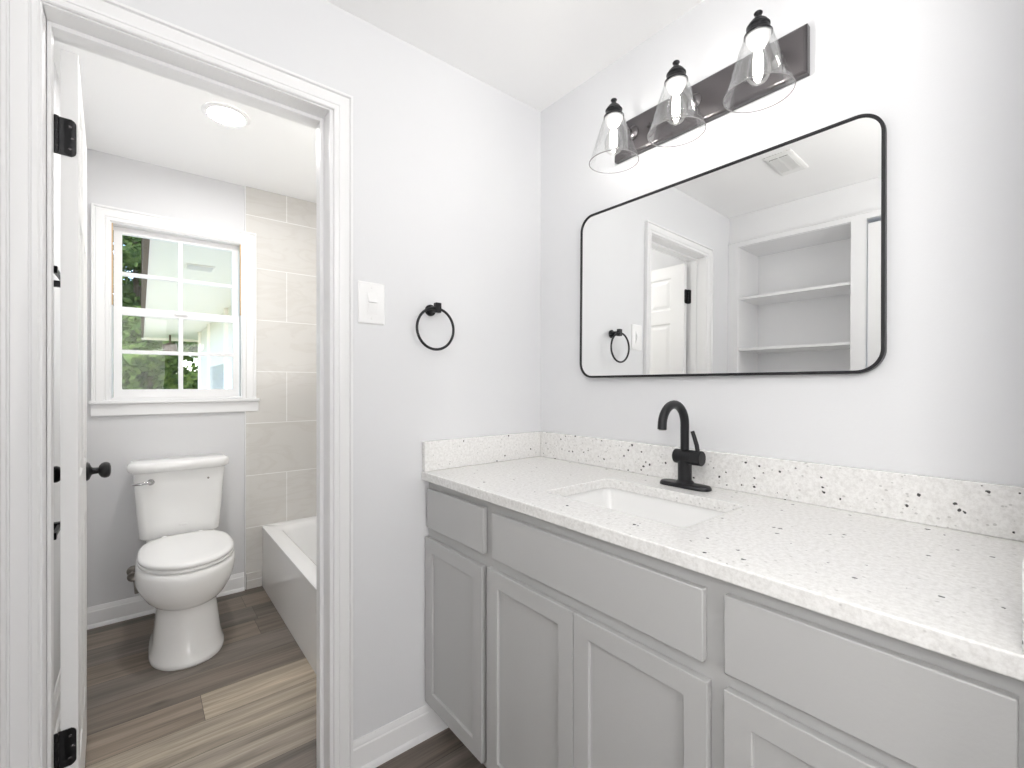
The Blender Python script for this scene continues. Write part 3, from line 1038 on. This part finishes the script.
def build_toilet():
    cx = -1.147
    root = empty('toilet', (cx, 1.25, ZF), 'white two-piece toilet with closed lid under the window', 'toilet')
    z = ZF + .0008
    b = [egg(cx, .972, 1.50, .140, z, 1.16), egg(cx, .968, 1.50, .142, z + .010, 1.16), egg(cx, .972, 1.50, .140, z + .022, 1.16), egg(cx, .984, 1.50, .133, z + .034, 1.16),
         egg(cx, .998, 1.50, .127, .085, 1.16), egg(cx, 1.012, 1.51, .120, .150, 1.17), egg(cx, 1.022, 1.52, .1145, .205, 1.18), egg(cx, 1.025, 1.54, .113, .240, 1.19),
         egg(cx, 1.022, 1.545, .116, .2455, 1.19), egg(cx, 1.006, 1.555, .134, .2530, 1.195), egg(cx, .986, 1.57, .154, .272, 1.205), egg(cx, .966, 1.60, .175, .305, 1.22), egg(cx, .954, 1.63, .188, .340, 1.22),
         egg(cx + .002, .949, 1.65, .1915, .372, 1.22), egg(cx + .003, .950, 1.655, .191, .396, 1.22), egg(cx + .003, .956, 1.655, .188, .414, 1.22), egg(cx + .003, .970, 1.65, .178, .4215, 1.22)]
    MB().loft(b).build('bowl', 'porcelain', root, angle=70)
    # raised deck that carries the tank
    d = MB().loft([[Vector((cx + a, y, zz)) for a, y in rrect(-.150 * k, .150 * k, 1.500, 1.655, .03, 6)] for zz, k in ((.419, 1), (.436, .98), (.4435, .95))])
    d.build('tank_deck', 'porcelain', root, angle=60)
    # tank, narrower at its foot, gently bowed at the front
    tcx = -1.152

    def tk(hw, yf, yr, zz, r=.035, bow=.010):
        pts = []
        for a, y in rrect(-hw, hw, yf, yr, r, 8):
            f_ = max(0, 1 - (a / hw) ** 2) * bow * (1 if y < (yf + yr) / 2 else 0)
            pts.append(Vector((tcx + a, y - f_, zz)))
        return pts
    tl = [tk(.152, 1.512, 1.655, .4445), tk(.165, 1.500, 1.660, .448), tk(.171, 1.495, 1.664, .458), tk(.175, 1.493, 1.665, .52), tk(.191, 1.485, 1.668, .74), tk(.1935, 1.484, 1.668, .786)]
    tank = MB().loft(tl).build('tank', 'porcelain', root, angle=60)
    ld = [tk(.205, 1.474, 1.674, .7868, .06), tk(.213, 1.468, 1.676, .793, .066), tk(.2165, 1.465, 1.676, .808, .068), tk(.2155, 1.466, 1.676, .822, .068), tk(.209, 1.472, 1.672, .832, .062), tk(.196, 1.482, 1.664, .8362, .055)]
    MB().loft(ld).build('tank_lid', 'porcelain', root, angle=70)
    # flush lever with its round escutcheon
    lv = MB().lathe([(.015, 0), (.015, .005), (.0105, .010), (.0105, .020), (.009, .024), (.001, .024)], (-1.276, 1.4805, .741), (0, -1, 0), 20)
    lv.tube([(-1.276, 1.463, .741), (-1.300, 1.457, .741), (-1.330, 1.457, .7395), (-1.346, 1.459, .739)], [.0072, .0074, .0062, .0050], 12)
    lv.build('flush_lever', 'chrome', tank)['label'] = 'chrome flush lever'
    MB().lathe([(.0052, 0), (.0045, .0016), (.001, .002)], (-1.036, 1.4806, .733), (0, -1, 0), 16).build('bolt_cap', 'dull_metal', tank)
    eb = MB().loft([[Vector((tcx + .008 + .019 * k * math.cos(a), 1.4842 - d_, .507 + .0055 * k * math.sin(a))) for a in [2 * PI * i / 24 for i in range(24)]] for k, d_ in ((1, 0), (.9, .0012), (.5, .0020))])
    eb.build('raised_oval', 'porcelain', tank)  # small raised oval added where a glint shows on the tank
    # seat ring and closed lid
    so = lambda zz, e: egg(cx + .004, .962 + e, 1.474 - e * .5, .185 - e, zz + .0120, 1.215, 3.2)
    MB().loft([so(.4105, .006), so(.414, .001), so(.423, .001), so(.4255, .005)]).build('seat', 'seat_plastic', root, angle=60)
    MB().loft([so(.4275, .006), so(.4300, .001), so(.439, .0), so(.4455, .004), so(.4490, .012), so(.4505, .030), so(.4515, .075)]).build('seat_lid', 'seat_plastic', root, angle=60)
    for sx in (-.075, .075):
        MB().lathe([(.013, 0), (.013, .034), (.009, .040), (.001, .041)], (cx + sx, 1.470, .4220), (0, 0, 1), 18).build('seat_hinge', 'seat_plastic', root)


build_toilet()


def build_valve():
    x, z = -1.345, 0.250
    root = empty('shutoff_valve', (x, Y3, z), 'dull metal water shutoff valve on the wall left of the toilet bowl', 'valve')
    MB().lathe([(.028, .0003), (.026, .006), (.010, .010), (.008, .012), (.008, .050), (.012, .052), (.012, .072), (.008, .075)], (x, Y3, z), (0, -1, 0), 22).build('body', 'dull_metal', root)
    MB().lathe([(.005, 0), (.005, .010), (.020, .012), (.0245, .016), (.0245, .021), (.019, .0235), (.012, .020), (.001, .020)], (x, Y3 - .0735, z), (0, -1, 0), 24).build('handle', 'dull_metal', root)
    MB().tube([(x + .004, Y3 - .062, z - .008), (x + .010, Y3 - .062, z - .045), (x + .016, Y3 - .062, z - .098)], [.0085, .0085, .0115], 12).build('outlet_pipe', 'dull_metal', root)


build_valve()


# ------------------------------------------------------------ tub
def build_tub():
    x0, x1, y0, y1 = -0.745, -.0105, W1T + .0105, Y3 - .0105
    zt = 0.374
    root = empty('bathtub', ((x0 + x1) / 2, (y0 + y1) / 2, ZF), 'white alcove bathtub with a flat apron beside the toilet', 'bathtub')
    z0 = ZF + .0008

    def lp(i0, zz, r, f=0.0):
        return [Vector((a, b_, zz)) for a, b_ in rrect(x0 + i0 + f, x1 - i0 * .75, y0 + i0 * 1.1, y1 - i0 * 1.1, r, 8)]
    loops = [lp(.0, z0, .004), lp(.0, z0 + .004, .004), [Vector((a, b_, zt - .030)) for a, b_ in rrect(x0 + .004, x1, y0, y1, .004, 8)],
             [Vector((a, b_, zt - .026)) for a, b_ in rrect(x0 - .000, x1, y0, y1, .004, 8)],
             [Vector((a, b_, zt - .006)) for a, b_ in rrect(x0 - .000, x1, y0, y1, .006, 8)], [Vector((a, b_, zt)) for a, b_ in rrect(x0 + .008, x1 - .002, y0 + .002, y1 - .002, .010, 8)],
             lp(.068, zt + .001, .10), lp(.078, zt - .005, .11), lp(.090, zt - .03, .12), lp(.115, .20, .13), lp(.145, .10, .13), lp(.19, .068, .12), lp(.27, .062, .08)]
    MB().loft(loops, True, True).build('tub_shell', 'tub_enamel', root, angle=40)
    MB().lathe([(.026, 0), (.026, .002), (.018, .0035), (.001, .0035)], (-.37, y0 + .40, .0625), (0, 0, 1), 20).build('drain', 'chrome', root)


build_tub()


# ------------------------------------------------------------ ceiling fittings
def build_downlight():
    c = (-1.024, 0.921, ZCB)
    root = empty('recessed_downlight', c, 'round recessed downlight glowing in the ceiling over the toilet', 'ceiling light')
    MB().lathe([(.092, -.0003), (.092, -.003), (.084, -.0075), (.074, -.009), (.069, -.006), (.068, -.0015)], c, (0, 0, 1), 48, False, False).build('trim_ring', 'trim_white', root)
    MB().lathe([(.069, -.0045), (.060, -.0052), (.001, -.0055)], c, (0, 0, 1), 48, False, False).build('lens', 'downlight_glow', root)


build_downlight()


def build_fan():
    x0, x1, y0, y1 = -1.392, -1.118, -0.590, -0.466
    x0, x1, y0, y1 = -1.385, -1.125, -0.655, -0.400
    y0, y1 = -0.592, -0.464
    root = empty('exhaust_fan', ((x0 + x1) / 2, (y0 + y1) / 2, ZC), 'white square exhaust fan grille on the ceiling, seen in the mirror', 'vent')
    z = ZC - .0004
    MB().loft([[Vector((a, b_, zz)) for a, b_ in rrect(x0 + i, x1 - i, y0 + i, y1 - i, .008, 4)] for zz, i in ((z, 0), (z - .006, 0), (z - .012, .010), (z - .0125, .016))]).build('cover', 'vent_plastic', root)
    gx0, gx1, gy0, gy1 = -1.330, -1.150, y0 + .022, y1 - .022
    MB().box(gx0, gx1, gy0, gy1, z - .0130, z - .0126).build('grille_shade', 'gap_shade', root)  # black sheet standing in for the shaded hollow behind the slats
    n = 15
    for k in range(n):
        xx = gx0 + (gx1 - gx0) * (k + .5) / n
        MB().box(xx - .0038, xx + .0038, gy0 - .002, gy1 + .002, z - .0165, z - .0132).build('slat', 'vent_plastic', root)
    MB().box(gx0 - .003, gx1 + .003, (gy0 + gy1) / 2 - .003, (gy0 + gy1) / 2 + .003, z - .0175, z - .0132).build('cross_bar', 'vent_plastic', root)


build_fan()


# ------------------------------------------------------------ rails on the wall behind the open door
def rail(name, label, cat, y0, y1, z, depth=.040):
    root = empty(name, (XBL, (y0 + y1) / 2, z), label, cat)
    for yy in (y0, y1):
        MB().box(XBL + g, XBL + depth, yy - .011, yy + .011, z - .011, z + .011).build('post', 'black_metal', root, bevel=.0015)
    MB().box(XBL + depth - .012, XBL + depth - .001, y0 + .0115, y1 - .0115, z - .006, z + .006).build('bar', 'black_metal', root, bevel=.001)


rail('towel_rail', 'short black towel rail high on the wall, in the gap behind the door', 'towel rail', 0.62, 0.90, 1.592)
rail('paper_holder', 'black paper holder on the wall, low in the gap behind the door', 'paper holder', 0.60, 0.74, 0.752)

# ------------------------------------------------------------ outdoors beyond the window
struct(MB().box(-30, 30, Y3 + .16, 45, -.55, -.30).build('ground', 'grass'))
struct(MB().box(-1.9, -.1, Y3 + .17, 13.0, -.2995, -.27).build('ground_bounce', 'bounce_slab'))  # unseen pale slab added to bounce warm light up to the porch ceiling
YP0, YP1 = 2.35, 12.4
root = empty('porch_roof', (0.2, 7, 2.35), 'long white porch ceiling with brown fascia outside the window', 'porch roof')
MB().box(-1.26, 2.0, YP0, YP1, 2.355, 2.42).build('soffit', 'porch_white', root)
MB().box(-1.30, -1.2605, YP0, YP1, 2.335, 2.56).build('fascia', 'fascia_brown', root)
MB().box(-1.30, 2.0, YP1 + .0005, YP1 + .03, 2.30, 2.56).build('end_board', 'porch_white', root)
MB().loft([[Vector((-1.31, y, 2.561)), Vector((-1.31, y, 2.585)), Vector((1.0, y, 3.2)), Vector((2.1, y, 2.58))] for y in (YP0 - .05, YP1 + .1)]).build('roof', 'fascia_brown', root)
pl = empty('porch_vent', (-.72, 4.0, 2.355), 'white louvred panel on the porch ceiling outside the window', 'vent')  # louvred vent panel, gives no light
MB().box(-.99, -.76, 3.74, 3.95, 2.345, 2.3548).build('frame', 'porch_white', pl, bevel=.004)
for k in range(6):
    MB().box(-.975, -.775, 3.757 + k * .031, 3.774 + k * .031, 2.337, 2.3449).build('louvre', 'porch_wall', pl)
MBW = MB()
MBW.box(-.32, -.10, YP0, 10.4, -.3, 2.3548)
hw_ = empty('house_wing', (-.2, 6, -.3), 'pale grey siding wall of the house wing under the porch ceiling', 'building')
MBW.build('siding', 'porch_wall', hw_)
for yy in (4.6, 6.4, 8.6, 10.3):
    MB().box(-.36, -.3205, yy, yy + .12, -.3, 2.354).build('trim_board', 'porch_white', hw_)
MB().box(-.345, -.3205, 6.6, 8.5, .8, 1.55).build('window', 'window_glass', hw_)
ln = empty('porch_lantern', (-.80, 11.4, 2.354), 'dark lantern hanging from the far end of the porch ceiling', 'lantern')
MB().tube([(-.80, 11.4, 2.354), (-.80, 11.4, 2.18)], .02, 8).build('stem', 'fascia_brown', ln)
MB().lathe([(.03, 2.18), (.14, 2.12), (.11, 1.92), (.02, 1.88)], (-.80, 11.4, 0), (0, 0, 1), 12).build('body', 'fascia_brown', ln)

rnd = random.Random(11)


def tree(x, y, h, r, trunk_r, label, mat, nleaf=3800, low=0.12, kind='tree'):
    root = empty(kind, (x, y, -.3), label, kind, kind + 's outside the window')
    MB().tube([(x, y, -.3), (x + .08, y, h * .3), (x - .05, y + .05, h * .62), (x, y, h * .9)], [trunk_r, trunk_r * .85, trunk_r * .55, trunk_r * .15], 12).build('trunk', 'bark', root)
    bm = bmesh.new()
    blobs = []
    for _ in range(34):
        a = rnd.uniform(0, 2 * PI); zz = rnd.uniform(low, .97) * h
        rr = r * math.sqrt(max(.35, 1 - ((zz / h - .5) / .62) ** 2)) * rnd.uniform(.25, .78)
        blobs.append((Vector((x + rr * math.cos(a), y + rr * math.sin(a), zz)), r * rnd.uniform(.28, .5) * (1.25 if kind == 'shrub' else 1)))
    for _ in range(nleaf):
        c, br_ = rnd.choice(blobs)
        d = Vector((rnd.gauss(0, 1), rnd.gauss(0, 1), rnd.gauss(0, 1))).normalized() * br_ * rnd.random() ** .35
        p = c + d
        if p.z < -.25: continue
        s = rnd.uniform(.07, .15)
        n = Vector((rnd.gauss(0, 1), rnd.gauss(0, 1), rnd.gauss(.6, 1))).normalized()
        u = n.orthogonal().normalized() * s
        w = n.cross(u).normalized() * s * .6
        bm.faces.new([bm.verts.new(q) for q in (p - u, p - w, p + u, p + w)])
    for c, br_ in blobs:      # dense heart of each bough
        m4 = Matrix.Translation(c) @ Matrix.Diagonal((br_ * .62, br_ * .62, br_ * .55, 1))
        for v in bmesh.ops.create_icosphere(bm, subdivisions=2, radius=1.0, matrix=m4)['verts']:
            v.co += (v.co - c) * rnd.uniform(-.25, .3)
    me = bpy.data.meshes.new('crown')
    bm.to_mesh(me); bm.free()
    me.materials.append(MATS[mat])
    o = bpy.data.objects.new('crown', me)
    COL.objects.link(o)
    o.parent = root
    me.transform(Matrix.Translation(-wloc(root)))


tree(-3.3, 17.4, 9.5, 1.65, .15, 'tall leafy tree nearest to the window, left of the porch ceiling', 'leaves', 8000, .03)
tree(0.5, 17.4, 7.0, 1.55, .14, 'shorter leafy tree beyond the far end of the porch', 'leaves', 7000, .03)
tree(-1.4, 21.2, 9.5, 1.85, .18, 'dark tree behind the two nearer trees, seen through the lower panes', 'leaves_dark', 7000, .03)
tree(-6.2, 21.0, 10.0, 1.90, .18, 'dark tree at the back of the yard, furthest left', 'leaves_dark', 6000, .03)
tree(3.6, 21.5, 8.0, 1.80, .18, 'leafy tree at the back of the yard, furthest right', 'leaves', 6000, .03)
tree(-3.35, 14.2, 3.0, .80, .05, 'rounded green shrub beyond the porch, leftmost of three', 'leaves', 5000, .12, 'shrub')
tree(-1.15, 14.2, 3.1, .80, .05, 'rounded green shrub beyond the porch, straight below the lantern', 'leaves', 5000, .12, 'shrub')
tree(1.05, 14.2, 2.9, .80, .05, 'dark rounded shrub beyond the porch, beside the house wing', 'leaves_dark', 5000, .12, 'shrub')
